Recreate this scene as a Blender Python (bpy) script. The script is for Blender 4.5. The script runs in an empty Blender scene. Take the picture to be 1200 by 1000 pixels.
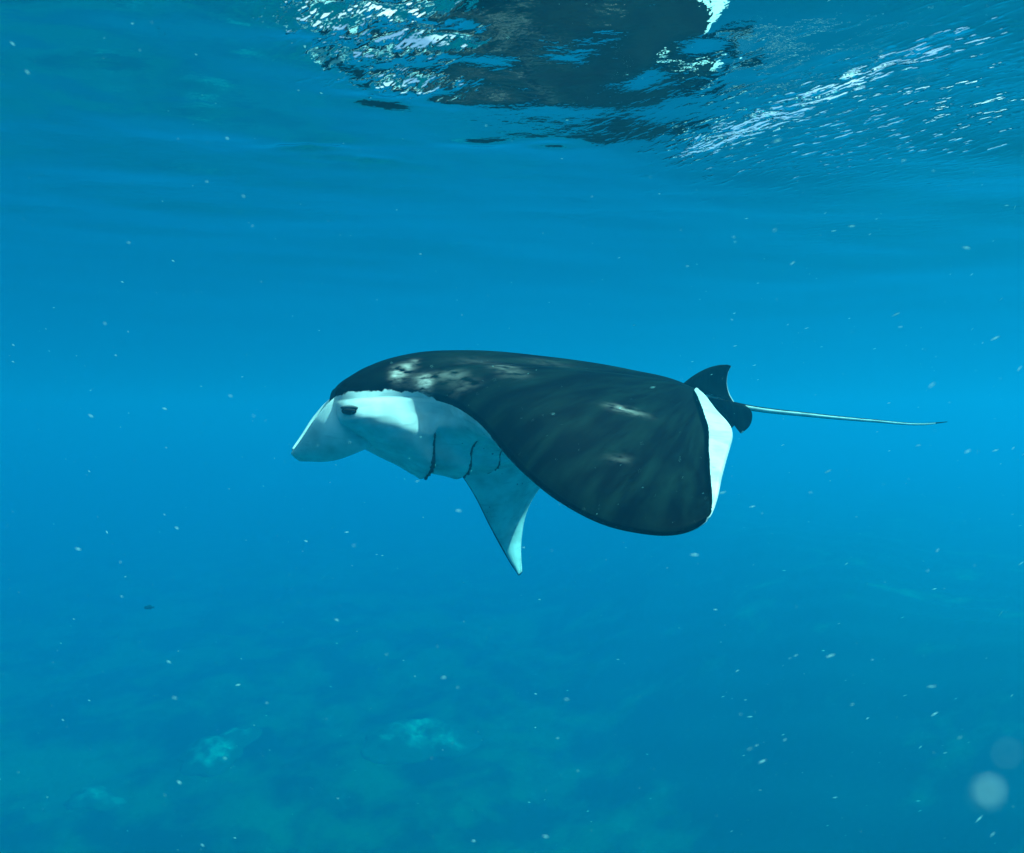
import bpy, bmesh, math, random
import numpy as np
from mathutils import Vector, Matrix
from mathutils.bvhtree import BVHTree

random.seed(7)
rng = np.random.default_rng(7)
scene = bpy.context.scene
col = scene.collection

# ------------------------------------------------------------------ camera
# The water surface lies at z = 0; the swimmer holds the camera 0.84 m under it.
CAM_Z = -0.84
FPX = 857.0                      # focal length in photo pixels (photo 1200 x 1000)
PITCH = math.atan(20.0 / FPX)    # looking slightly down
cam_data = bpy.data.cameras.new('camera')
cam_data.sensor_width = 36.0
cam_data.lens = FPX / 1200.0 * 36.0
cam_data.clip_start = 0.01
cam_data.clip_end = 1000.0
cam_data.dof.use_dof = True
cam_data.dof.focus_distance = 3.0
cam_data.dof.aperture_fstop = 6.5
cam = bpy.data.objects.new('camera', cam_data)
cam.location = (0, 0, CAM_Z)
cam.rotation_euler = (math.radians(90) - PITCH, 0, 0)
col.objects.link(cam)
scene.camera = cam

# ------------------------------------------------------------------ light
to_sun = Vector((0.52, -0.03, 0.85)).normalized()
sun_el = math.asin(to_sun.z)
sun_az = math.atan2(to_sun.x, to_sun.y)      # clockwise from +Y
world = bpy.data.worlds.new('World')
scene.world = world
world.use_nodes = True
wn = world.node_tree
wn.nodes.clear()
sky = wn.nodes.new('ShaderNodeTexSky')
sky.sky_type = 'NISHITA'
sky.sun_disc = False
sky.sun_elevation = sun_el
sky.sun_rotation = sun_az
sky.dust_density = 4.0
bg = wn.nodes.new('ShaderNodeBackground')
bg.inputs['Strength'].default_value = 0.13
wo = wn.nodes.new('ShaderNodeOutputWorld')
# bright noise clouds added to the unseen sky to whiten the surface glints
wtc = wn.nodes.new('ShaderNodeTexCoord')
wmp = wn.nodes.new('ShaderNodeMapping'); wmp.inputs['Scale'].default_value = (1.0, 1.0, 2.5)
wno = wn.nodes.new('ShaderNodeTexNoise'); wno.inputs['Scale'].default_value = 4.0; wno.inputs['Detail'].default_value = 6.0
wmr = wn.nodes.new('ShaderNodeMapRange'); wmr.inputs['From Min'].default_value = 0.47; wmr.inputs['From Max'].default_value = 0.60
wmx = wn.nodes.new('ShaderNodeMixRGB'); wmx.inputs[2].default_value = (9.5, 9.5, 9.4, 1)
wn.links.new(wtc.outputs['Generated'], wmp.inputs['Vector']); wn.links.new(wmp.outputs[0], wno.inputs['Vector'])
wn.links.new(wno.outputs['Fac'], wmr.inputs['Value']); wn.links.new(wmr.outputs[0], wmx.inputs[0])
wn.links.new(sky.outputs[0], wmx.inputs[1]); wn.links.new(wmx.outputs[0], bg.inputs['Color'])
wn.links.new(bg.outputs[0], wo.inputs['Surface'])

sun_data = bpy.data.lights.new('sun', 'SUN')
sun_data.energy = 5.0
sun_data.angle = math.radians(0.5)
sun_data.color = (1.0, 0.96, 0.90)
sun = bpy.data.objects.new('sun', sun_data)
sun.rotation_euler = (-to_sun).to_track_quat('-Z', 'Y').to_euler()
sun.location = to_sun * 20
col.objects.link(sun)

vs = scene.view_settings
vs.view_transform = 'Standard'
vs.look = 'None'
vs.exposure = 1.0
vs.gamma = 1.0
vs.use_curve_mapping = False

cy = scene.cycles
cy.max_bounces = 8
cy.diffuse_bounces = 2
cy.glossy_bounces = 3
cy.transmission_bounces = 2
cy.volume_bounces = 3
cy.transparent_max_bounces = 12
cy.use_denoising = True
cy.sample_clamp_indirect = 6.0

# ------------------------------------------------------------------ helpers
def P(px, py, d):
    """Photo pixel + distance along the view axis -> world point."""
    x = (px - 600.0) / FPX * d
    v = -(py - 500.0) / FPX * d
    c, s = math.cos(PITCH), math.sin(PITCH)
    return np.array([x, d * c + v * s, CAM_Z + v * c - d * s])

def mesh_object(name, verts, faces, mat, parent=None, smooth=True):
    me = bpy.data.meshes.new(name)
    me.from_pydata([tuple(map(float, v)) for v in verts], [], faces)
    me.update()
    if smooth:
        me.polygons.foreach_set('use_smooth', [True] * len(me.polygons))
    ob = bpy.data.objects.new(name, me)
    if mat is not None:
        me.materials.append(mat)
    col.objects.link(ob)
    if parent is not None:
        ob.parent = parent
    return ob

def new_mat(name):
    m = bpy.data.materials.new(name)
    m.use_nodes = True
    nt = m.node_tree
    nt.nodes.clear()
    return m, nt, nt.nodes.new, nt.links.new

def smoothstep(a, b, x):
    t = np.clip((np.asarray(x, float) - a) / (b - a), 0, 1)
    return t * t * (3 - 2 * t)

def spline(xs, ys, x):
    """Monotone-ish cubic (Catmull-Rom, non uniform) through rows of ys."""
    xs = np.asarray(xs, float); ys = np.asarray(ys, float)
    one = ys.ndim == 1
    if one: ys = ys[:, None]
    d = np.diff(ys, axis=0) / np.diff(xs)[:, None]
    m = np.zeros_like(ys)
    m[0], m[-1] = d[0], d[-1]
    h = np.diff(xs)
    for i in range(1, len(xs) - 1):
        m[i] = (d[i - 1] * h[i] + d[i] * h[i - 1]) / (h[i] + h[i - 1])
    x = np.asarray(x, float)
    k = np.clip(np.searchsorted(xs, x, side='right') - 1, 0, len(xs) - 2)
    t = ((x - xs[k]) / h[k])[:, None]
    hh = h[k][:, None]
    r = ((2*t**3 - 3*t**2 + 1) * ys[k] + (t**3 - 2*t**2 + t) * hh * m[k]
         + (-2*t**3 + 3*t**2) * ys[k+1] + (t**3 - t**2) * hh * m[k+1])
    return r[:, 0] if one else r

# ------------------------------------------------------------------ sea surface
def sea_surface_material():
    m, nt, N, L = new_mat('sea_surface_water')
    out = N('ShaderNodeOutputMaterial')
    mix = N('ShaderNodeMixShader')
    fr = N('ShaderNodeFresnel'); fr.inputs['IOR'].default_value = 1.333
    gl = N('ShaderNodeBsdfGlossy'); gl.inputs['Roughness'].default_value = 0.0
    tr = N('ShaderNodeBsdfTransparent')
    geo = N('ShaderNodeNewGeometry')
    mp = N('ShaderNodeMapping'); mp.inputs['Scale'].default_value = (1.0, 1.5, 1.0)
    mp.inputs['Rotation'].default_value = (0, 0, math.radians(-14))
    L(geo.outputs['Position'], mp.inputs['Vector'])
    n1 = N('ShaderNodeTexNoise'); n1.inputs['Scale'].default_value = 18.0
    n1.inputs['Detail'].default_value = 3.0; n1.inputs['Roughness'].default_value = 0.55
    L(mp.outputs[0], n1.inputs['Vector'])
    # patches of wind-ruffled water
    n2 = N('ShaderNodeTexNoise'); n2.inputs['Scale'].default_value = 0.9
    L(geo.outputs['Position'], n2.inputs['Vector'])
    rr = N('ShaderNodeMapRange'); rr.inputs['From Min'].default_value = 0.42; rr.inputs['From Max'].default_value = 0.68
    rr.inputs['To Min'].default_value = 0.05; rr.inputs['To Max'].default_value = 0.20
    L(n2.outputs['Fac'], rr.inputs['Value'])
    att = N('ShaderNodeAttribute'); att.attribute_name = 'ruffle'
    ml0 = N('ShaderNodeMath'); ml0.operation = 'MULTIPLY'
    L(n1.outputs['Fac'], ml0.inputs[0]); L(rr.outputs[0], ml0.inputs[1])
    mp3 = N('ShaderNodeMapping'); mp3.vector_type = 'TEXTURE'; mp3.inputs['Scale'].default_value = (1.7, 0.75, 1.0)
    mp3.inputs['Rotation'].default_value = (0, 0, math.radians(-45))
    L(geo.outputs['Position'], mp3.inputs['Vector'])
    n3 = N('ShaderNodeTexNoise'); n3.inputs['Scale'].default_value = 30.0
    n3.inputs['Detail'].default_value = 2.0; n3.inputs['Roughness'].default_value = 0.5
    L(mp3.outputs[0], n3.inputs['Vector'])
    ml1 = N('ShaderNodeMath'); ml1.operation = 'MULTIPLY'
    pw = N('ShaderNodeMath'); pw.operation = 'POWER'; pw.inputs[1].default_value = 7.0
    L(n3.outputs['Fac'], pw.inputs[0])
    pm = N('ShaderNodeMath'); pm.operation = 'MULTIPLY'; pm.inputs[1].default_value = 13.0
    L(pw.outputs[0], pm.inputs[0])
    L(pm.outputs[0], ml1.inputs[0]); L(att.outputs['Fac'], ml1.inputs[1])
    ml = N('ShaderNodeMath'); ml.operation = 'ADD'
    L(ml0.outputs[0], ml.inputs[0]); L(ml1.outputs[0], ml.inputs[1])
    bp = N('ShaderNodeBump'); bp.inputs['Strength'].default_value = 1.0
    bp.inputs['Distance'].default_value = 0.012
    L(ml.outputs[0], bp.inputs['Height'])
    L(bp.outputs[0], fr.inputs['Normal']); L(bp.outputs[0], gl.inputs['Normal'])
    L(fr.outputs[0], mix.inputs[0]); L(tr.outputs[0], mix.inputs[1]); L(gl.outputs[0], mix.inputs[2])
    L(mix.outputs[0], out.inputs['Surface'])
    return m

def graded(lo, hi, far, step, growth=1.16):
    mid = list(np.arange(lo, hi + 1e-6, step))
    s, a = step, mid[-1]
    up = []
    while a < far:
        s *= growth; a += s; up.append(min(a, far))
    s, a = step, mid[0]
    dn = []
    while a > -far:
        s *= growth; a -= s; dn.append(max(a, -far))
    return np.array(dn[::-1] + mid + up)

WATER_R = 118.0
SEABED_Z = -13.0
gx = graded(-2.6, 2.9, WATER_R, 0.016)
gy = graded(0.9, 5.2, WATER_R, 0.016)
GX, GY = np.meshgrid(gx, gy, indexing='ij')
Z = np.zeros_like(GX)
wr = np.random.default_rng(21)
for lam, amp, n in ((2.6, 0.0055, 3), (1.1, 0.003, 4), (0.55, 0.0016, 5), (0.30, 0.0006, 5), (0.16, 0.00022, 6)):
    for _ in range(n):
        th = math.radians(-76) + wr.normal(0, 0.5)
        k = 2 * math.pi / (lam * wr.uniform(0.8, 1.25))
        ph = wr.uniform(0, 6.28)
        fade = np.exp(-np.maximum(0, GY - 2.3) / (0.5 + lam * 1.6)) * np.exp(-np.maximum(0, np.abs(GX) - 4) / 4) * np.exp(-np.maximum(0, -GY) / 4)
        Z += amp * fade * np.sin(k * (math.cos(th) * GX + math.sin(th) * GY) + ph + 0.6 * np.sin(1.7 * GX + ph) * min(1, lam))
def gauss(cx, cy, sx, sy, rot):
    K = -CAM_Z / 0.77
    cx, cy, sx, sy = cx * K, cy * K, sx * K, sy * K
    c, s = math.cos(rot), math.sin(rot)
    u = (GX - cx) * c + (GY - cy) * s
    v = -(GX - cx) * s + (GY - cy) * c
    return np.exp(-(u / sx) ** 2 - (v / sy) ** 2)
# a small breaking ripple front to the right of the animal, and a ruffled spot above its head
ruffle = 5.0 * gauss(0.64, 2.03, 0.15, 0.05, math.radians(-50)) + 2.6 * gauss(0.83, 1.72, 0.20, 0.05, math.radians(-55)) + 0.42 * gauss(1.05, 2.0, 0.5, 0.42, -0.5)
ruffle += 1.0 * gauss(-0.28, 1.52, 0.14, 0.12, 0) + 0.9 * gauss(-0.26, 1.75, 0.14, 0.05, 0)
def chop(mask, lams, amp, n, mean, seed):
    r_ = np.random.default_rng(seed); out = np.zeros_like(GX)
    for _ in range(n):
        lam = r_.uniform(*lams); th = math.radians(mean) + r_.normal(0, .6); k = 2 * math.pi / lam
        out += amp * lam * np.sin(k * (math.cos(th) * GX + math.sin(th) * GY) + r_.uniform(0, 6.28) + .8 * np.sin(5 * GX + 3 * GY))
    return out * mask
Z += chop(gauss(-.27, 1.50, .17, .15, 0) + .9 * gauss(-.24, 1.78, .15, .07, 0) + .9 * gauss(-.62, 2.15, .12, .035, 0) + .6 * gauss(-.45, 2.27, .12, .03, 0), (.08, .22), .019, 8, -80, 3)
Z += chop(gauss(.64, 2.03, .22, .07, math.radians(-50)) + .7 * gauss(.83, 1.72, .22, .07, math.radians(-55)), (.08, .16), .014, 6, -60, 4)
Z += chop(gauss(.20, 1.62, .50, .22, 0), (.10, .28), .0065, 8, -82, 9)
Z += chop(gauss(.0, 2.10, .25, .03, 0), (.12, .24), .012, 5, -85, 5)
nx, ny = len(gx), len(gy)
verts = np.stack([GX, GY, Z], -1).reshape(-1, 3)
idx = np.arange(nx * ny).reshape(nx, ny)
faces = np.stack([idx[:-1, :-1], idx[1:, :-1], idx[1:, 1:], idx[:-1, 1:]], -1).reshape(-1, 4).tolist()
sea = mesh_object('sea_surface', verts, faces, sea_surface_material())
at = sea.data.attributes.new('ruffle', 'FLOAT', 'POINT')
at.data.foreach_set('value', ruffle.reshape(-1).astype(np.float32))
sea['kind'] = 'structure'
sea['label'] = 'rippled underside of the sea surface with glints and mirrored shapes'

# ------------------------------------------------------------------ seabed
def seabed_material():
    m, nt, N, L = new_mat('seabed_sand')
    out = N('ShaderNodeOutputMaterial'); b = N('ShaderNodeBsdfPrincipled')
    geo = N('ShaderNodeNewGeometry')
    n1 = N('ShaderNodeTexNoise'); n1.inputs['Scale'].default_value = 0.42; n1.inputs['Detail'].default_value = 6; n1.inputs['Roughness'].default_value = 0.6
    L(geo.outputs['Position'], n1.inputs['Vector'])
    r1 = N('ShaderNodeValToRGB')
    r1.color_ramp.elements[0].position = 0.42; r1.color_ramp.elements[0].color = (0.035, 0.050, 0.035, 1)
    r1.color_ramp.elements[1].position = 0.58; r1.color_ramp.elements[1].color = (0.13, 0.175, 0.066, 1)
    sx_ = N('ShaderNodeSeparateXYZ'); L(geo.outputs['Position'], sx_.inputs[0])
    mr_ = N('ShaderNodeMapRange'); mr_.inputs['From Min'].default_value = 1.0; mr_.inputs['From Max'].default_value = 7.0
    mr_.inputs['To Min'].default_value = 0.0; mr_.inputs['To Max'].default_value = 0.14
    L(sx_.outputs['X'], mr_.inputs['Value'])
    sb_ = N('ShaderNodeMath'); sb_.operation = 'SUBTRACT'
    L(n1.outputs['Fac'], sb_.inputs[0]); L(mr_.outputs[0], sb_.inputs[1])
    L(sb_.outputs[0], r1.inputs['Fac'])
    n2 = N('ShaderNodeTexNoise'); n2.inputs['Scale'].default_value = 7; n2.inputs['Detail'].default_value = 4
    L(geo.outputs['Position'], n2.inputs['Vector'])
    mx = N('ShaderNodeMixRGB'); mx.blend_type = 'MULTIPLY'; mx.inputs[0].default_value = 0.6
    L(r1.outputs[0], mx.inputs[1]); L(n2.outputs['Fac'], mx.inputs[2])
    L(mx.outputs[0], b.inputs['Base Color'])
    b.inputs['Roughness'].default_value = 0.9
    L(b.outputs[0], out.inputs['Surface'])
    return m

def seabed_height(x, y):
    z = 0.22 * np.sin(0.45 * x + 1.0) * np.cos(0.37 * y + 0.3) + 0.12 * np.sin(1.1 * x - 0.7 * y) + 0.05 * np.sin(2.7 * x + 1.9 * y + 1)
    slope = np.clip((np.asarray(x) - 0.5) / 13.0, 0, 1.0)          # the bottom shelves up towards the right
    return SEABED_Z + z + 6.0 * slope * slope * (3 - 2 * slope)
sx = graded(-16, 16, WATER_R, 0.2); sy = graded(8, 40, WATER_R, 0.2)
SX, SY = np.meshgrid(sx, sy, indexing='ij')
SZ = seabed_height(SX, SY) + rng.normal(0, 0.012, SX.shape)
verts = np.stack([SX, SY, SZ], -1).reshape(-1, 3)
idx = np.arange(SX.size).reshape(SX.shape)
faces = np.stack([idx[:-1, :-1], idx[1:, :-1], idx[1:, 1:], idx[:-1, 1:]], -1).reshape(-1, 4).tolist()
bed = mesh_object('seabed', verts, faces, seabed_material())
bed['kind'] = 'structure'
bed['label'] = 'sandy seabed with dark rubble patches far below'

# ------------------------------------------------------------------ sea water (the air of this place)
def water_volume():
    m, nt, N, L = new_mat('sea_water_volume')
    out = N('ShaderNodeOutputMaterial')
    v = N('ShaderNodeVolumePrincipled')
    v.inputs['Color'].default_value = (0.001, 0.0416, 0.0760, 1)
    v.inputs['Absorption Color'].default_value = (0.0, 0.8177, 0.8854, 1)
    v.inputs['Density'].default_value = 0.36
    v.inputs['Anisotropy'].default_value = 0.27
    L(v.outputs[0], out.inputs['Volume'])
    return m
B = WATER_R + 1.0
hz0, hz1 = SEABED_Z - 1.6, 0.10
hv_ = [(-B, -B, hz0), (B, -B, hz0), (B, B, hz0), (-B, B, hz0), (-B, -B, hz1), (B, -B, hz1), (B, B, hz1), (-B, B, hz1)]
hf_ = [(0, 3, 2, 1), (4, 5, 6, 7), (0, 1, 5, 4), (1, 2, 6, 5), (2, 3, 7, 6), (3, 0, 4, 7)]
haze = mesh_object('haze', hv_, hf_, water_volume(), smooth=False)
haze['kind'] = 'stuff'
haze['label'] = 'blue sea water full of scattered light'

# ------------------------------------------------------------------ manta ray
# local axes: a = from head to tail, l = towards the near wing, z = up
ORG = P(600, 480, 2.97) + np.array([-0.62, 0, 0])
AX = np.array([0.96, 0.28, 0.0]); AX /= np.linalg.norm(AX)
LX = np.array([0.28, -0.96, 0.0]); LX /= np.linalg.norm(LX)
def W(p):                                   # local -> world
    p = np.asarray(p, float)
    return ORG + p[..., 0:1] * AX + p[..., 1:2] * LX + p[..., 2:3] * np.array([0, 0, 1.0])
def Lc(w):                                  # world -> local
    d = np.asarray(w, float) - ORG
    return np.stack([d @ AX, d @ LX, d[..., 2]], -1)
def PL(px, py, d):
    return Lc(P(px, py, d))

# stations from the middle outwards: leading edge, trailing edge, half thickness up / down, curled flap width
near = [
 ((-.10,.00,.03), (1.56,.00,.06), .205, .30, 0),
 ((-.11,.15,.03), (1.54,.06,.062), .195, .29, 0),
 ((-.11,.24,.03), (1.51,.10,.068), .165, .27, 0),
 ((-.07,.275,.035),(1.485,.13,.074), .14, .255, 0),
 ((.05,.295,.045),(1.46,.155,.078), .12, .245, 0),
 ((.18,.312,.045),(1.435,.18,.077), .11, .225, 0),
 ((.27,.345,.03), tuple(PL(814,460,3.16)), .10, .19, .012),
 ((.355,.50,-.03), tuple(PL(830,482,3.00)), .085, .10, .055),
 ((.45,.75,-.19), tuple(PL(854,514,2.80)), .06, .05, .115),
 ((.52,.885,-.27), tuple(PL(848.5,537,2.60)), .045, .04, .080),
 ((.60,1.00,-.325), tuple(PL(842,562,2.40)), .035, .03, .040),
 (tuple(PL(745,622.5,2.06)), tuple(PL(839,583,2.22)), .02, .02, .018),
 (tuple(PL(785,627,2.03)), tuple(PL(836,595,2.12)), .013, .013, .007),
 (tuple(PL(812,621,2.04)), tuple(PL(832.5,602,2.08)), .009, .009, 0),
 (tuple(PL(826,610,2.06)), tuple(PL(831,605,2.07)), .005, .005, 0),
]
far = [
 ((-.11,-.15,.03), (1.53,-.10,.065), .195, .29, 0),
 ((-.11,-.24,.03), (1.49,-.16,.075), .165, .27, 0),
 ((-.07,-.275,.035),(1.465,-.19,.08), .14, .255, 0),
 ((.05,-.295,.045),(1.45,-.21,.075), .12, .245, 0),
 ((.18,-.312,.03),(1.44,-.24,.05), .11, .225, 0),
 ((.29,-.345,-.04), (1.43,-.29,.02), .10, .18, 0),
 ((.43,-.43,-.20),(1.36,-.38,-.05), .085, .09, 0),
 ((.60,-.54,-.42), (1.18,-.54,-.20), .055, .045, 0),
 ((.72,-.65,-.62),(1.00,-.66,-.40), .03, .025, 0),
 ((.81,-.71,-.765),(.925,-.74,-.60), .016, .014, 0),
 ((.85,-.69,-.84),(.90,-.715,-.75), .009, .009, 0),
 ((.875,-.66,-.878),(.89,-.655,-.86), .005, .005, 0),
]
st = far[::-1] + near
LE = np.array([s[0] for s in st]); TE = np.array([s[1] for s in st])
HD = np.array([s[2] for s in st]); HV = np.array([s[3] for s in st]); FW = np.array([s[4] for s in st])
key = np.concatenate([[0], np.cumsum(np.maximum(0.06, np.linalg.norm(np.diff(LE, axis=0), axis=1)))])
c0 = key[len(far)]                           # the middle station
NS = 300
ks = np.linspace(key[0], key[-1], NS)
LEi = spline(key, LE, ks); TEi = spline(key, TE, ks)
HDi = np.maximum(spline(key, HD, ks), .003); HVi = np.maximum(spline(key, HV, ks), .003); FWi = np.maximum(spline(key, FW, ks), 0)
for _ in range(14):
    for arr in (LEi, TEi, HDi, HVi, FWi):
        arr[1:-1] = (arr[:-2] + 2 * arr[1:-1] + arr[2:]) / 4
NT = 190
tau = 0.5 - 0.5 * np.cos(np.linspace(0, np.pi, NT)); tau = 0.55 * tau + 0.45 * np.linspace(0, 1, NT)
tau[0] = 0
tau = np.concatenate([[0, .0006, .0018, .0035], tau[1:]]); tau = np.unique(np.round(tau, 6))
NT = len(tau)
# mid surface of the main chord
MID = LEi[:, None, :] * (1 - tau)[None, :, None] + TEi[:, None, :] * tau[None, :, None]
dS = np.gradient(MID, axis=0); dT = np.gradient(MID, axis=1)
NRM = np.cross(dS, dT)                       # sign fixed below
NRM /= np.linalg.norm(NRM, axis=-1, keepdims=True) + 1e-12
if NRM[NS // 2, NT // 2, 2] < 0: NRM = -NRM
# soften normals along the span
for _ in range(6):
    NRM[1:-1] = (NRM[:-2] + 2 * NRM[1:-1] + NRM[2:]) / 4
NRM /= np.linalg.norm(NRM, axis=-1, keepdims=True) + 1e-12
def tab(pairs): return np.clip(spline([p[0] for p in pairs], [p[1] for p in pairs], tau), 0, 2)
bodyD = tab([(0,0),(.004,.16),(.015,.30),(.05,.53),(.10,.73),(.19,.93),(.32,1),(.54,.88),(.78,.60),(.93,.32),(1,.06)])
wingD = tab([(0,.0),(.004,.12),(.015,.24),(.05,.48),(.15,.86),(.3,1),(.5,.84),(.75,.40),(.92,.13),(1,.07)])
bodyV = tab([(0,0),(.004,.16),(.015,.30),(.05,.52),(.10,.70),(.18,.9),(.27,1),(.5,.85),(.75,.5),(.93,.2),(1,.05)])
off = np.abs(ks - c0)
wb = smoothstep(.25, 1.0, off)[:, None]
PD = bodyD[None] * (1 - wb) + wingD[None] * wb
PV = bodyV[None] * (1 - wb) + wingD[None] * wb
minh = 0.0035 * smoothstep(0, .01, tau)[None, :]
TD = HDi[:, None] * PD + minh
TV = HVi[:, None] * PV + minh
# gill flaps: each plate rises towards its rear edge and drops at the slit
A = MID[..., 0]; Lat = MID[..., 1]
def soften(G, passes, lim):
    wgt = (smoothstep(0.0, .05, tau) * (1 - smoothstep(.9, 1, tau)))[None, :, None] * (1 - smoothstep(lim, lim + .5, off))[:, None, None]
    for _ in range(passes):
        g = (G[:-2] + 2 * G[1:-1] + G[2:]) / 4
        G[1:-1] += (g - G[1:-1]) * wgt[1:-1]
    return G
VENT = soften(MID - NRM * (TV * 1.06)[..., None], 220, .9)
aV, lV = VENT[..., 0], np.abs(VENT[..., 1])
slits = [0.245, 0.395, 0.515, 0.62, 0.71]
saw = np.zeros_like(aV); prev = 0.06
for i, s_ in enumerate(slits):
    sa = s_ - 0.06 * (0.30 - np.clip(lV, 0, .4))          # slits lean a little
    pa = prev - 0.06 * (0.30 - np.clip(lV, 0, .4))
    u = (aV - pa) / (sa - pa)
    saw += np.where((u >= 0) & (u < 1), np.clip(u, 0, 1) ** 2.5, np.where((u >= 1) & (u < 1.09), 1 - (u - 1) / .09, 0)) * (0.034, .019, .011, .007, .005)[i]
    prev = s_
saw *= smoothstep(.05, .10, lV) * (1 - smoothstep(-.06, -.02, VENT[..., 2])) * (1 - smoothstep(.36, .42, lV))
fr_ = np.clip(1 - tau * 1.0, 0, 1)
TVg = TV + saw
DORS = soften(MID + NRM * TD[..., None], 25, .9)
VENT = VENT - NRM * saw[..., None]
# the cheeks flare out below the edge of the dark cap
flare = .045 * np.sin(np.pi * np.clip((.05 - VENT[..., 2]) / .26, 0, 1)) * (1 - smoothstep(.10, .30, VENT[..., 0])) * smoothstep(.14, .22, np.abs(VENT[..., 1]))
VENT[..., 1] += np.sign(VENT[..., 1]) * flare
# curled trailing flap
NH, NF = 14, 12
HC = []; HN = []; HT = []
chord = TEi - LEi; chord /= np.linalg.norm(chord, axis=1, keepdims=True)
n_end = NRM[:, -1] - (NRM[:, -1] * chord).sum(1, keepdims=True) * chord
n_end /= np.linalg.norm(n_end, axis=1, keepdims=True)
th_max = np.radians(172) * smoothstep(0.0, 0.006, FWi)
rad = 0.001 + 0.010 * smoothstep(0.0, 0.04, FWi)
flen = FWi + .0015
for j in range(1, NH + 1):
    th = th_max * j / NH
    ths = np.where(th < 1e-4, 1e-4, th)
    thm = np.maximum(th_max, 1e-4)
    Ra = (rad * np.radians(166)) / thm          # keep arc length
    pos = TEi + (Ra * np.sin(ths))[:, None] * chord + (Ra * (1 - np.cos(ths)))[:, None] * n_end
    nn = np.cos(ths)[:, None] * n_end - np.sin(ths)[:, None] * chord
    HC.append(pos); HN.append(nn); HT.append(np.full(NS, 1.0))
last = HC[-1]
dirn = np.cos(th_max)[:, None] * chord + np.sin(th_max)[:, None] * n_end
for j in range(1, NF + 1):
    f = j / NF
    lift = 0.10 * f * f * flen
    HC.append(last + (f * flen)[:, None] * dirn); HN.append(HN[NH - 1]); HT.append(np.full(NS, 1 - .7 * f))
HC = np.stack(HC, 1); HN = np.stack(HN, 1); HT = np.stack(HT, 1)
eD = TD[:, -1:] * HT; eV = TV[:, -1:] * HT
DORS = np.concatenate([DORS, HC + HN * eD[..., None]], 1)
VENT = np.concatenate([VENT, HC - HN * eV[..., None]], 1)
M = DORS.shape[1]
# closed loops: dorsal from the free edge forward, ventral back again
loop = np.concatenate([DORS[:, ::-1], VENT[:, 1:]], 1)       # shares the leading edge vertex
NL = loop.shape[1]
V = loop.reshape(-1, 3)
white = np.zeros((NS, NL)); rimd = np.zeros((NS, NL))
white[:, M:] = 1.0
white[:, M - 1] = 0.5
# dark thin margin on the pale side of the wings
arc = np.linalg.norm(np.diff(VENT, axis=1), axis=2)
dLE = np.concatenate([np.zeros((NS, 1)), np.cumsum(arc, 1)], 1)
dTE = dLE[:, -1:] - dLE
out_w = smoothstep(.85, 1.05, off)[:, None]
margin = out_w * (1 - smoothstep(.006, .012, dLE))
margin = np.maximum(margin, (FWi > .003)[:, None] * (1 - smoothstep(.004, .009, dTE)))
white[:, M:] = 1 - margin[:, 1:]
# the dark cap of the head: pale sides reach a little above the leading edge in front of the gills
dD = np.concatenate([np.zeros((NS, 1)), np.cumsum(np.linalg.norm(np.diff(DORS, axis=1), axis=2), 1)], 1)
capw = np.interp(LEi[:, 0], [-.12, -.05, .05, .12, .22, .28], [.015, .028, .028, .022, .016, 0.0])[:, None]
headw = np.clip(.5 + (capw - dD) / .045, 0, 1) * smoothstep(0, .012, capw) * (LEi[:, 0:1] < .35) * (np.abs(LEi[:, 1:2]) > .2)
white[:, :M] = np.maximum(white[:, :M], headw[:, ::-1])
faces = []
ii = np.arange(NS * NL).reshape(NS, NL)
q = np.stack([ii[:-1, :-1], ii[1:, :-1], ii[1:, 1:], ii[:-1, 1:]], -1).reshape(-1, 4)
faces += q.tolist()
e = np.stack([ii[:-1, -1], ii[1:, -1], ii[1:, 0], ii[:-1, 0]], -1)  # free edge closes
faces += e.tolist()
for row, flip in ((0, False), (NS - 1, True)):
    c = len(V); V = np.vstack([V, loop[row].mean(0)]); white = white.reshape(-1); white = np.append(white, .5)
    r = ii[row].tolist()
    for k in range(NL):
        a_, b_ = r[k], r[(k + 1) % NL]
        faces.append((c, b_, a_) if not flip else (c, a_, b_))
body_V = [V]; body_W = [white]; body_F = list(faces)
nV = len(V)

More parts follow.
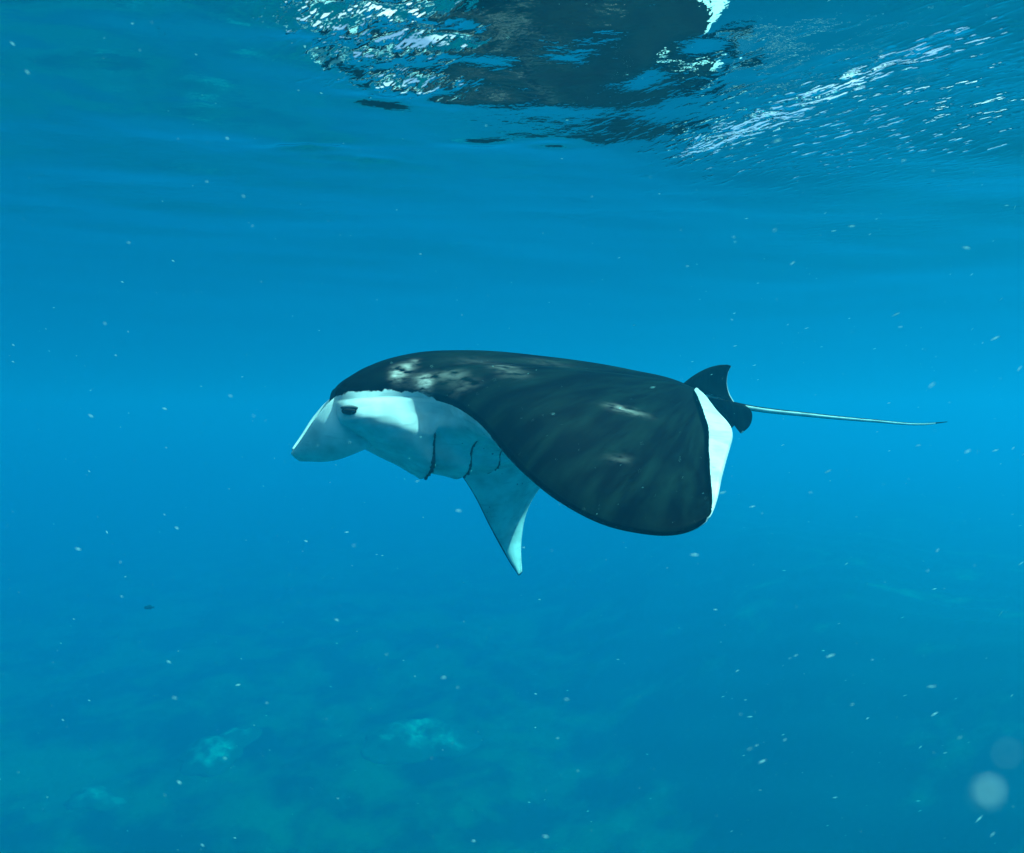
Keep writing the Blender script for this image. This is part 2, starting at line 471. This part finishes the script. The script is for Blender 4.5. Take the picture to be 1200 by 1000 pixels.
def add_blade(front, rear, thick, wfun, rows=40, cols=26, bulge=None):
    """A fin: rows of lens-shaped sections between a front and a rear edge (local points)."""
    global nV
    f = np.array(front); r = np.array(rear)
    v = np.linspace(0, 1, rows)
    F = spline(np.linspace(0, 1, len(f)), f, v); R = spline(np.linspace(0, 1, len(r)), r, v)
    span = np.gradient((F + R) / 2, axis=0); ch = R - F
    nr = np.cross(span, ch); nr /= np.linalg.norm(nr, axis=1, keepdims=True) + 1e-9
    if nr[:, 1].mean() < 0: nr = -nr
    u = 0.5 - 0.5 * np.cos(np.linspace(0, np.pi, cols))
    sec = np.sqrt(np.clip(u, 0, 1)) * (1 - u) * 2.0 + .0
    pts = []; wh = []
    for k in range(rows):
        th = thick[0] * (1 - v[k]) + thick[1] * v[k]
        mid = F[k] + u[:, None] * ch[k]
        if bulge: mid = mid + (bulge * np.sin(np.pi * u) * np.sin(np.pi * min(1, v[k] * .9 + .1)))[:, None] * nr[k]
        up = mid + (sec * th)[:, None] * nr[k]; dn = mid - (sec * th)[:, None] * nr[k]
        ring = np.vstack([up[::-1], dn[1:-1]])
        pts.append(ring)
        wh.append(np.concatenate([wfun(v[k], u[::-1], 1), wfun(v[k], u[1:-1], -1)]))
    pts = np.array(pts); wh = np.array(wh)
    n = pts.shape[1]
    base = nV
    for k in range(rows - 1):
        for j in range(n):
            j2 = (j + 1) % n
            body_F.append((base + k*n + j, base + k*n + j2, base + (k+1)*n + j2, base + (k+1)*n + j))
    body_F.append(tuple(base + j for j in range(n))[::-1])
    body_F.append(tuple(base + (rows-1)*n + j for j in range(n)))
    body_V.append(pts.reshape(-1, 3)); body_W.append(wh.reshape(-1))
    nV += rows * n

def mirror(ps, dz=0.0, k=1.0):
    return [np.array([p[0], -p[1] * k, p[2] + dz]) for p in ps]

# cephalic fins hanging in front of the mouth
cf = [PL(436,452,2.86), PL(398,462,2.735), PL(372,487,2.71), PL(354,513,2.73), PL(341,531,2.76)]
cr = [PL(490,505,2.96), PL(458,515,2.86), PL(430,526,2.765), PL(391,540,2.77), PL(352,541,2.78)]
add_blade(cf, cr, (.03, .009), lambda v, u, s: np.ones_like(u), bulge=.01)
add_blade(mirror(cf, .0), mirror(cr, .0), (.03, .009), lambda v, u, s: np.ones_like(u), bulge=-.01)
# dorsal fin at the tail root
add_blade([PL(800,450,3.38), PL(813,440,3.385), PL(828,432,3.39), PL(842,428,3.39), PL(852,427.5,3.39)],
          [PL(862,474,3.42), PL(855,462,3.42), PL(852,450,3.41), PL(853,438,3.40), PL(857,429,3.40)],
          (.03, .006), lambda v, u, s: np.where(u > .965, 1.0, 0.0))  # sunlit rear edge painted as a pale strip
# pelvic fins
pf = [PL(824,466,3.40), PL(842,478,3.40), PL(854,490,3.40), PL(863,502,3.40), PL(867,507,3.40)]
pr = [PL(872,474,3.42), PL(880,481,3.42), PL(881.5,490,3.42), PL(878,500,3.41), PL(869,508,3.40)]
add_blade(pf, pr, (.03, .006), lambda v, u, s: np.where((v > .9) & (u > .5), .9, 0.0))
add_blade(mirror(pf, -.0), mirror(pr, -.0), (.03, .006), lambda v, u, s: np.zeros_like(u))
# tail
tp = [(1.30,0,.085)]
for px, py in ((832,467),(850,472.5),(875,477.5),(950,486.5),(1020,493),(1085,497),(1110,494.5)):
    k = (px - 600) / FPX
    a_ = (k * 2.97 + .62) / (AX[0] - k * AX[1])
    tp.append(tuple(PL(px, py, 2.97 + AX[1] * a_)))
tp = np.array(tp)
kk = np.concatenate([[0], np.cumsum(np.linalg.norm(np.diff(tp, axis=0), axis=1))])
tv = np.linspace(0, kk[-1], 160)
TPi = spline(kk, tp, tv)
trad = np.interp(tv / kk[-1], [0, .12, .19, .3, .6, .92, 1], [.06, .036, .021, .015, .011, .006, .002])
n = 16; base = nV; tw = []
pts = []
for k in range(len(tv)):
    ang = np.linspace(0, 2*np.pi, n, endpoint=False)
    pts.append(TPi[k] + np.stack([0*ang, np.cos(ang) * trad[k], np.sin(ang) * trad[k] * .9], -1))
    f = tv[k] / kk[-1]
    on = 1.0 if .16 < f < .955 else 0.0
    tw.append(np.where((np.sin(ang) > -.8) & (np.sin(ang) < .6) & (np.cos(ang) > -1.1), on, 0.0))
for k in range(len(tv) - 1):
    for j in range(n):
        j2 = (j + 1) % n
        body_F.append((base+k*n+j, base+k*n+j2, base+(k+1)*n+j2, base+(k+1)*n+j))
body_F.append(tuple(base + (len(tv)-1)*n + j for j in range(n)))
body_V.append(np.array(pts).reshape(-1, 3)); body_W.append(np.array(tw).reshape(-1)); nV += len(tv) * n

def skin_material():
    m, nt, N, L = new_mat('manta_skin')
    out = N('ShaderNodeOutputMaterial'); b = N('ShaderNodeBsdfPrincipled')
    tc = N('ShaderNodeTexCoord')
    wa = N('ShaderNodeAttribute'); wa.attribute_name = 'pale'
    sp = N('ShaderNodeAttribute'); sp.attribute_name = 'scar_caustic'
    # frayed border between dark and pale skin
    nb = N('ShaderNodeTexNoise'); nb.inputs['Scale'].default_value = 38; nb.inputs['Detail'].default_value = 4
    L(tc.outputs['Object'], nb.inputs['Vector'])
    ma = N('ShaderNodeMath'); ma.operation = 'MULTIPLY_ADD'; ma.inputs[1].default_value = 0.8; ma.inputs[2].default_value = -0.4
    L(nb.outputs['Fac'], ma.inputs[0])
    ad = N('ShaderNodeMath'); ad.operation = 'ADD'
    L(ma.outputs[0], ad.inputs[0]); L(wa.outputs['Fac'], ad.inputs[1])
    rp = N('ShaderNodeMapRange'); rp.interpolation_type = 'SMOOTHSTEP'
    rp.inputs['From Min'].default_value = 0.42; rp.inputs['From Max'].default_value = 0.56
    L(ad.outputs[0], rp.inputs['Value'])
    # dark back: long soft streaks running with the body
    mp = N('ShaderNodeAttribute'); mp.attribute_name = 'flow'
    ns = N('ShaderNodeTexNoise'); ns.inputs['Scale'].default_value = 3.0; ns.inputs['Detail'].default_value = 5; ns.inputs['Roughness'].default_value = 0.6
    L(mp.outputs['Vector'], ns.inputs['Vector'])
    cr_ = N('ShaderNodeValToRGB')
    cr_.color_ramp.elements[0].position = 0.42; cr_.color_ramp.elements[0].color = (0.0005, 0.0008, 0.0014, 1)
    cr_.color_ramp.elements[1].position = 0.68; cr_.color_ramp.elements[1].color = (0.0045, 0.012, 0.009, 1)
    L(ns.outputs['Fac'], cr_.inputs['Fac'])
    # pale belly: faint mottling
    npn = N('ShaderNodeTexNoise'); npn.inputs['Scale'].default_value = 9; npn.inputs['Detail'].default_value = 5
    L(tc.outputs['Object'], npn.inputs['Vector'])
    cp = N('ShaderNodeValToRGB')
    cp.color_ramp.elements[0].position = 0.32; cp.color_ramp.elements[0].color = (0.50, 0.50, 0.48, 1)
    cp.color_ramp.elements[1].position = 0.6; cp.color_ramp.elements[1].color = (0.80, 0.79, 0.76, 1)
    L(npn.outputs['Fac'], cp.inputs['Fac'])
    # grey smudges, small dark freckles and fine scratches on the pale side
    nf = N('ShaderNodeTexVoronoi'); nf.inputs['Scale'].default_value = 26.0
    L(tc.outputs['Object'], nf.inputs['Vector'])
    nf2 = N('ShaderNodeTexNoise'); nf2.inputs['Scale'].default_value = 5.0
    L(tc.outputs['Object'], nf2.inputs['Vector'])
    fth = N('ShaderNodeMapRange'); fth.inputs['From Min'].default_value = 0.52; fth.inputs['From Max'].default_value = 0.70
    fth.inputs['To Min'].default_value = 0.0; fth.inputs['To Max'].default_value = 0.16
    L(nf2.outputs['Fac'], fth.inputs['Value'])
    flt = N('ShaderNodeMath'); flt.operation = 'LESS_THAN'
    L(nf.outputs['Distance'], flt.inputs[0]); L(fth.outputs[0], flt.inputs[1])
    smp = N('ShaderNodeMapping'); smp.inputs['Scale'].default_value = (4.0, 40.0, 40.0); smp.inputs['Rotation'].default_value = (0.3, 0.5, 0.4)
    L(tc.outputs['Object'], smp.inputs['Vector'])
    nsr = N('ShaderNodeTexNoise'); nsr.inputs['Scale'].default_value = 1.0; nsr.inputs['Detail'].default_value = 3
    L(smp.outputs[0], nsr.inputs['Vector'])
    srr = N('ShaderNodeMapRange'); srr.inputs['From Min'].default_value = 0.58; srr.inputs['From Max'].default_value = 0.70
    srr.inputs['To Max'].default_value = 0.28
    L(nsr.outputs['Fac'], srr.inputs['Value'])
    cps = N('ShaderNodeMixRGB'); cps.inputs[2].default_value = (0.30, 0.31, 0.31, 1)
    L(srr.outputs[0], cps.inputs[0]); L(cp.outputs[0], cps.inputs[1])
    cpf = N('ShaderNodeMixRGB'); cpf.inputs[2].default_value = (0.10, 0.11, 0.11, 1)
    L(flt.outputs[0], cpf.inputs[0]); L(cps.outputs[0], cpf.inputs[1])
    # scars, and pale shoulder blotches that paint in caustic light
    sm = N('ShaderNodeMath'); sm.operation = 'MULTIPLY'
    s2 = N('ShaderNodeMapRange'); s2.inputs['From Min'].default_value = 0.36; s2.inputs['From Max'].default_value = 0.62
    nsc = N('ShaderNodeTexNoise'); nsc.inputs['Scale'].default_value = 20; nsc.inputs['Detail'].default_value = 7
    mp2 = N('ShaderNodeMapping'); mp2.inputs['Scale'].default_value = (1.0, 2.2, 2.2)
    L(tc.outputs['Object'], mp2.inputs['Vector']); L(mp2.outputs[0], nsc.inputs['Vector'])
    L(nsc.outputs['Fac'], s2.inputs['Value'])
    L(s2.outputs[0], sm.inputs[0]); L(sp.outputs['Fac'], sm.inputs[1])
    mxs = N('ShaderNodeMixRGB'); mxs.inputs[2].default_value = (0.66, 0.52, 0.46, 1)
    L(sm.outputs[0], mxs.inputs[0]); L(cr_.outputs[0], mxs.inputs[1])
    mx = N('ShaderNodeMixRGB')
    L(rp.outputs[0], mx.inputs[0]); L(mxs.outputs[0], mx.inputs[1]); L(cpf.outputs[0], mx.inputs[2])
    L(mx.outputs[0], b.inputs['Base Color'])
    b.inputs['Roughness'].default_value = 0.5
    b.inputs['Specular IOR Level'].default_value = 0.015
    bp = N('ShaderNodeBump'); bp.inputs['Strength'].default_value = 0.15; bp.inputs['Distance'].default_value = 0.01
    L(ns.outputs['Fac'], bp.inputs['Height']); L(bp.outputs[0], b.inputs['Normal'])
    L(b.outputs[0], out.inputs['Surface'])
    return m

def plain_mat(name, color, rough=0.5):
    m, nt, N, L = new_mat(name)
    out = N('ShaderNodeOutputMaterial'); b = N('ShaderNodeBsdfPrincipled')
    n = N('ShaderNodeTexNoise'); n.inputs['Scale'].default_value = 40
    r = N('ShaderNodeValToRGB')
    r.color_ramp.elements[0].color = tuple(c * .8 for c in color) + (1,)
    r.color_ramp.elements[1].color = tuple(min(1, c * 1.2) for c in color) + (1,)
    tc = N('ShaderNodeTexCoord'); L(tc.outputs['Object'], n.inputs['Vector'])
    L(n.outputs['Fac'], r.inputs['Fac']); L(r.outputs[0], b.inputs['Base Color'])
    b.inputs['Roughness'].default_value = rough
    b.inputs['Specular IOR Level'].default_value = 0.25
    L(b.outputs[0], out.inputs['Surface'])
    return m

skin = skin_material()
manta = bpy.data.objects.new('manta_ray', None)
rot = Matrix(((AX[0], LX[0], 0), (AX[1], LX[1], 0), (0, 0, 1))).to_4x4()
# the local frame (a, l, z) is left-handed, so meshes are stored with l negated
fl = np.array([1.0, -1.0, 1.0])
manta.matrix_world = Matrix.Translation(Vector(ORG)) @ Matrix(((AX[0], -LX[0], 0, 0), (AX[1], -LX[1], 0, 0), (0, 0, 1, 0), (0, 0, 0, 1)))
col.objects.link(manta)
manta['label'] = 'black-backed manta ray with white belly swimming just under the rippled surface'
manta['category'] = 'manta ray'
BV = np.vstack(body_V); BW = np.concatenate(body_W)
body = mesh_object('body', BV * fl, body_F, skin, manta)
bm = bmesh.new(); bm.from_mesh(body.data); bmesh.ops.recalc_face_normals(bm, faces=bm.faces); bm.to_mesh(body.data)
bvh = BVHTree.FromBMesh(bm); bm.free()
def hit_px(px, py):
    """where the view ray through a photo pixel meets the animal (mesh-local)"""
    o = Lc(np.array([0, 0, CAM_Z])) * fl
    t = PL(px, py, 3.0) * fl
    r = bvh.ray_cast(Vector(o), Vector(t - o).normalized())
    return (np.array(r[0]), np.array(r[1])) if r[0] is not None else (None, None)
scar_caustic = np.zeros(len(BV)); ML = BV * fl  # scars, plus faint blotches of caustic light put into the skin colour
for px, py, ra, rl, amt in ((467,438,.024,.026,1.5),(476,431,.022,.024,.6),(487,425,.02,.02,.4),(498,447,.024,.018,1.5),(492,444,.05,.03,.12),(522,438,.05,.02,.16),(535,442,.05,.02,.16),
                            (545,453,.05,.02,.14),(590,430,.05,.03,.22),(602,438,.05,.03,.16),(735,481,.07,.020,.30),(725,478,.04,.02,.14),(725,538,.04,.02,.12),(640,425,.1,.03,.06),(560,425,.1,.03,.06)):
    h, nn = hit_px(px, py)
    if h is None: continue
    d = ML - h
    scar_caustic += amt * np.exp(-(d[:, 0] / ra) ** 2 - (d[:, 1] / (rl)) ** 2 - (d[:, 2] / .06) ** 2)
ra_ = np.hypot(1.62 - BV[:, 0], BV[:, 1]); an_ = np.arctan2(BV[:, 1], 1.62 - BV[:, 0])
flow = np.stack([ra_ * 1.0, an_ * 7.0, BV[:, 2] * 1.5], -1)
fa = body.data.attributes.new('flow', 'FLOAT_VECTOR', 'POINT'); fa.data.foreach_set('vector', flow.astype(np.float32).reshape(-1))
for nm, arr in (('pale', BW), ('scar_caustic', np.clip(scar_caustic, 0, 1))):
    a_ = body.data.attributes.new(nm, 'FLOAT', 'POINT'); a_.data.foreach_set('value', arr.astype(np.float32))

# eyes
eye_mat = plain_mat('eye_dark', (0.012, 0.016, 0.018), 0.2)
lid_mat = plain_mat('eyelid_grey', (0.10, 0.11, 0.11), 0.5)
def ellipsoid(c, ax, r, name, mat, parent, nu=20, nvv=12):
    c = np.array(c); ax = np.array(ax)
    vs_ = []; fs_ = []
    for i in range(nvv + 1):
        for j in range(nu):
            t = math.pi * i / nvv; p = 2 * math.pi * j / nu
            q = np.array([math.sin(t) * math.cos(p) * r[0], math.sin(t) * math.sin(p) * r[1], math.cos(t) * r[2]])
            vs_.append(c + q @ ax)
    for i in range(nvv):
        for j in range(nu):
            fs_.append((i*nu + j, i*nu + (j+1) % nu, (i+1)*nu + (j+1) % nu, (i+1)*nu + j))
    return mesh_object(name, vs_, fs_, mat, parent)
h, nn = hit_px(409, 482)
if h is not None:
    t1 = np.cross(nn, [0, 0, 1.0]); t1 /= np.linalg.norm(t1); t2 = np.cross(nn, t1)
    for sgn in (1, -1):
        mfl = np.array([1, sgn, 1.0])
        ey = ellipsoid(h * mfl, np.array([t1, t2, nn]) * mfl, (.030, .014, .014), 'eye', eye_mat, manta)
        ld = ellipsoid((h + np.array([0, 0, .013]) - nn * .002) * mfl, np.array([t1, t2, nn]) * mfl, (.036, .009, .012), 'eyelid', lid_mat, ey)

# gill slits: dark ribbons whose colour stands for the shade behind each flap
slit_mat = plain_mat('gill_shadow_skin', (0.05, 0.055, 0.06), 0.7)
for sgn in (1, -1):
    for i, s_ in enumerate(slits):
        pts_o = []; n_o = []
        for k in range(NS):
            if LEi[k, 1] * sgn < 0: continue
            lv = lV[k]
            sa = s_ - 0.06 * (0.30 - np.clip(lv, 0, .4))
            j = int(np.argmax(aV[k] >= sa))
            if j < 2: continue
            f_ = (sa[j] + .009 - aV[k, j - 1]) / max(1e-6, aV[k, j] - aV[k, j - 1])
            p = VENT[k, j - 1] * (1 - f_) + VENT[k, j] * f_
            if p[2] > -.035 or not (.085 < abs(p[1]) < .37 - .02 * i): continue
            pts_o.append(p * fl); n_o.append(-NRM[k, j] * fl)
        if len(pts_o) < 4: continue
        pts_o = np.array(pts_o); n_o = np.array(n_o)
        if sgn < 0: pts_o, n_o = pts_o[::-1], n_o[::-1]
        vs_, fs_ = [], []
        for k, (p, nn_) in enumerate(zip(pts_o, n_o)):
            f = k / (len(pts_o) - 1); wdt = (0.0080, .0048, .0030, .0025, .0025)[i] * math.sin(math.pi * min(.94, max(.06, f))) ** .5 
            vs_ += [p + np.array([-wdt * 1.2, 0, 0]) + nn_ * .001, p + nn_ * .0025, p + np.array([wdt, 0, 0]) + nn_ * .0012, p - nn_ * .01]
        for k in range(len(pts_o) - 1):
            b0, b1 = 4*k, 4*k + 4
            for j in range(4):
                fs_.append((b0 + j, b0 + (j+1) % 4, b1 + (j+1) % 4, b1 + j))
        mesh_object('gill_slit', vs_, fs_, slit_mat, manta)

# ------------------------------------------------------------------ coral mounds on the seabed
def coral_material():
    m, nt, N, L = new_mat('pale_coral_rock')
    out = N('ShaderNodeOutputMaterial'); b = N('ShaderNodeBsdfPrincipled')
    geo = N('ShaderNodeNewGeometry')
    n = N('ShaderNodeTexNoise'); n.inputs['Scale'].default_value = 2.2; n.inputs['Detail'].default_value = 6; n.inputs['Roughness'].default_value = 0.65
    L(geo.outputs['Position'], n.inputs['Vector'])
    r = N('ShaderNodeValToRGB')
    r.color_ramp.elements[0].position = 0.38; r.color_ramp.elements[0].color = (0.10, 0.125, 0.085, 1)
    r.color_ramp.elements[1].position = 0.62; r.color_ramp.elements[1].color = (0.46, 0.52, 0.34, 1)
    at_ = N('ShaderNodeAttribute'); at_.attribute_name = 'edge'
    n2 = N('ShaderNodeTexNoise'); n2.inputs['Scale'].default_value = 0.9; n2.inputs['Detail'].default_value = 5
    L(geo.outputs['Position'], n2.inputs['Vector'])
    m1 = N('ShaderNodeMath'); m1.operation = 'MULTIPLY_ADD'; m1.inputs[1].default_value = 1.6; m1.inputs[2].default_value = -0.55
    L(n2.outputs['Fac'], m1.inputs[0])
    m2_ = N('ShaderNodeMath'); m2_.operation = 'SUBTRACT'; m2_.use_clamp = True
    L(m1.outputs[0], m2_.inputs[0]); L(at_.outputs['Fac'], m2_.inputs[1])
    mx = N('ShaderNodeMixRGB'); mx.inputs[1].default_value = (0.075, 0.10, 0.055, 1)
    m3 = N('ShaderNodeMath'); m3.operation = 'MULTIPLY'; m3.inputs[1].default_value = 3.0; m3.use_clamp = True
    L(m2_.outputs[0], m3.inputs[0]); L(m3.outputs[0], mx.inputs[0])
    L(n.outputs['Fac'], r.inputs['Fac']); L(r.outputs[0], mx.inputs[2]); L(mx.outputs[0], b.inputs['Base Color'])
    b.inputs['Roughness'].default_value = 0.9
    L(b.outputs[0], out.inputs['Surface'])
    return m
coral = coral_material()
def seabed_hit(px, py):
    o = np.array([0, 0, CAM_Z]); t = P(px, py, 1.0) - o
    k = (SEABED_Z - CAM_Z) / t[2]
    for _ in range(6):
        q = o + t * k; k = (float(seabed_height(q[0], q[1])) - CAM_Z) / t[2]
    return o + t * k
def coral_mound(px, py, rx, ry, h, seed, label):
    r_ = np.random.default_rng(seed)
    c = seabed_hit(px, py)
    nr, na = 22, 56
    ph = r_.uniform(0, 6.28, 8)
    vs_, fs_ = [], []
    for i in range(nr + 1):
        f = i / nr
        for j in range(na):
            t = 2 * math.pi * j / na
            lob = 1 + .20 * math.sin(2*t + ph[0]) + .13 * math.sin(3*t + ph[1]) + .08 * math.sin(7*t + ph[2])
            x = c[0] + math.cos(t) * rx * f * lob; y = c[1] + math.sin(t) * ry * f * lob
            hh = h * (1 - f ** 2.4) * (.75 + .25 * math.sin(5 * x + ph[3]) * math.sin(4.3 * y + ph[4])) + .22 * h * max(0, 1 - f) ** .3 * math.sin(11 * x + ph[5]) * math.sin(9 * y + ph[6])
            if f > .97: hh = -.35
            vs_.append((x, y, float(seabed_height(x, y)) + hh + (r_.normal(0, .03 * h) if 0 < f < .95 else 0)))
    for i in range(nr):
        for j in range(na):
            fs_.append((i*na + j, (i+1)*na + j, (i+1)*na + (j+1) % na, i*na + (j+1) % na))
    o = mesh_object('coral_mound', vs_, fs_, coral)
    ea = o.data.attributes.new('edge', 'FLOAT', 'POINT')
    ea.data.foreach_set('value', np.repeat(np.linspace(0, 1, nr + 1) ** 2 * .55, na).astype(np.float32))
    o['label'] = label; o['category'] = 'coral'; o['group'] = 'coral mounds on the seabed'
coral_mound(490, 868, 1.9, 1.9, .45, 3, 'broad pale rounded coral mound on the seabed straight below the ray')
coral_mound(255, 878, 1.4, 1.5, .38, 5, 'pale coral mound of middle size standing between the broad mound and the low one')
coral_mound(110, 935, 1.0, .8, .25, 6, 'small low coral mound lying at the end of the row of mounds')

# ------------------------------------------------------------------ a tiny fish far off
def fish(px, py, d, length):
    root = bpy.data.objects.new('fish', None); root.location = Vector(P(px, py, d)); root.rotation_euler = (0, 0, math.radians(12)); root.scale = (length,) * 3
    col.objects.link(root)
    root['label'] = 'tiny dark fish hovering in open water above the coral mounds'; root['category'] = 'fish'
    fm = plain_mat('dark_fish_skin', (0.02, 0.022, 0.022), .5)
    vs_, fs_ = [], []
    n = 14; xs = np.linspace(-.5, .36, 13)
    for x in xs:
        f = (x + .5) / .86
        r = .19 * math.sin(math.pi * (.03 + .93 * f ** .75)) ** .8 + .012
        for j in range(n):
            t = 2 * math.pi * j / n
            vs_.append((x, .42 * r * math.cos(t), r * math.sin(t)))
    for i in range(len(xs) - 1):
        for j in range(n): fs_.append((i*n + j, i*n + (j+1) % n, (i+1)*n + (j+1) % n, (i+1)*n + j))
    fs_.append(tuple(range(n))[::-1]); fs_.append(tuple((len(xs)-1)*n + j for j in range(n)))
    mesh_object('body', vs_, fs_, fm, root)
    def plate(name, outline, th):
        k = len(outline)
        v = [(x, th, z) for x, z in outline] + [(x, -th, z) for x, z in outline]
        f = [tuple(range(k)), tuple(range(2*k - 1, k - 1, -1))] + [(i, i + k, (i+1) % k + k, (i+1) % k) for i in range(k)]
        mesh_object(name, v, f, fm, root, smooth=False)
    plate('tail_fin', [(.33, .02), (.5, .17), (.46, 0), (.5, -.17), (.33, -.02)], .008)
    plate('dorsal_fin', [(-.2, .17), (-.05, .27), (.2, .2), (.26, .08), (0, .14)], .008)
    plate('anal_fin', [(0, -.15), (.1, -.25), (.24, -.16), (.26, -.07)], .008)
fish(175, 712, 13.0, .17)

# ------------------------------------------------------------------ drifting specks
def snow_material():
    m, nt, N, L = new_mat('drifting_speck')
    out = N('ShaderNodeOutputMaterial')
    d = N('ShaderNodeBsdfDiffuse'); d.inputs['Color'].default_value = (0.33, 0.75, 0.73, 1)
    t = N('ShaderNodeBsdfTranslucent'); t.inputs['Color'].default_value = (0.33, 0.75, 0.73, 1)
    mx = N('ShaderNodeMixShader'); mx.inputs[0].default_value = 0.4
    L(d.outputs[0], mx.inputs[1]); L(t.outputs[0], mx.inputs[2]); L(mx.outputs[0], out.inputs['Surface'])
    return m
vs_, fs_ = [], []
octf = [(0,2,4),(2,1,4),(1,3,4),(3,0,4),(2,0,5),(1,2,5),(3,1,5),(0,3,5)]
def speck(c, d, ln, wd):
    d = np.array(d) / np.linalg.norm(d)
    s = np.cross(d, [0.1, 1, 0.2]); s /= np.linalg.norm(s); t = np.cross(d, s)
    b = len(vs_)
    c = np.array(c)
    vs_.extend([c + d*ln, c - d*ln, c + s*wd, c - s*wd, c + t*wd, c - t*wd])
    fs_.extend([tuple(b + k for k in f) for f in octf])
for _ in range(2900):
    d = 0.55 + 4.5 * random.random() ** 1.3
    x = random.uniform(-.8, .85) * d; z = random.uniform(-.62, .62) * d
    if CAM_Z + z > -0.03: continue
    tilt = (x / d) * 0.9 + random.gauss(0, .25)
    dirv = (math.cos(tilt * .9), random.gauss(0, .2), math.sin(tilt * .9))
    k = random.random()
    ln = (0.0004 + 0.0034 * k ** 7) * (0.6 + 0.35 * d) * (1 + 2.0 * max(0, x / d))
    speck((x, d, CAM_Z + z), dirv, ln, (0.00018 + .0007 * k ** 6) * (0.6 + 0.35 * d))
for px, py, d, r in ((1155, 930, .085, .0011), (1179, 884, .085, .0004), (870, 48, .12, .0005)):
    speck(P(px, py, d), (1, .2, .7), r * 1.3, r)
snow = mesh_object('drifting_specks', vs_, fs_, snow_material(), smooth=False)
snow['kind'] = 'stuff'
snow['label'] = 'tiny pale specks drifting in the blue water'
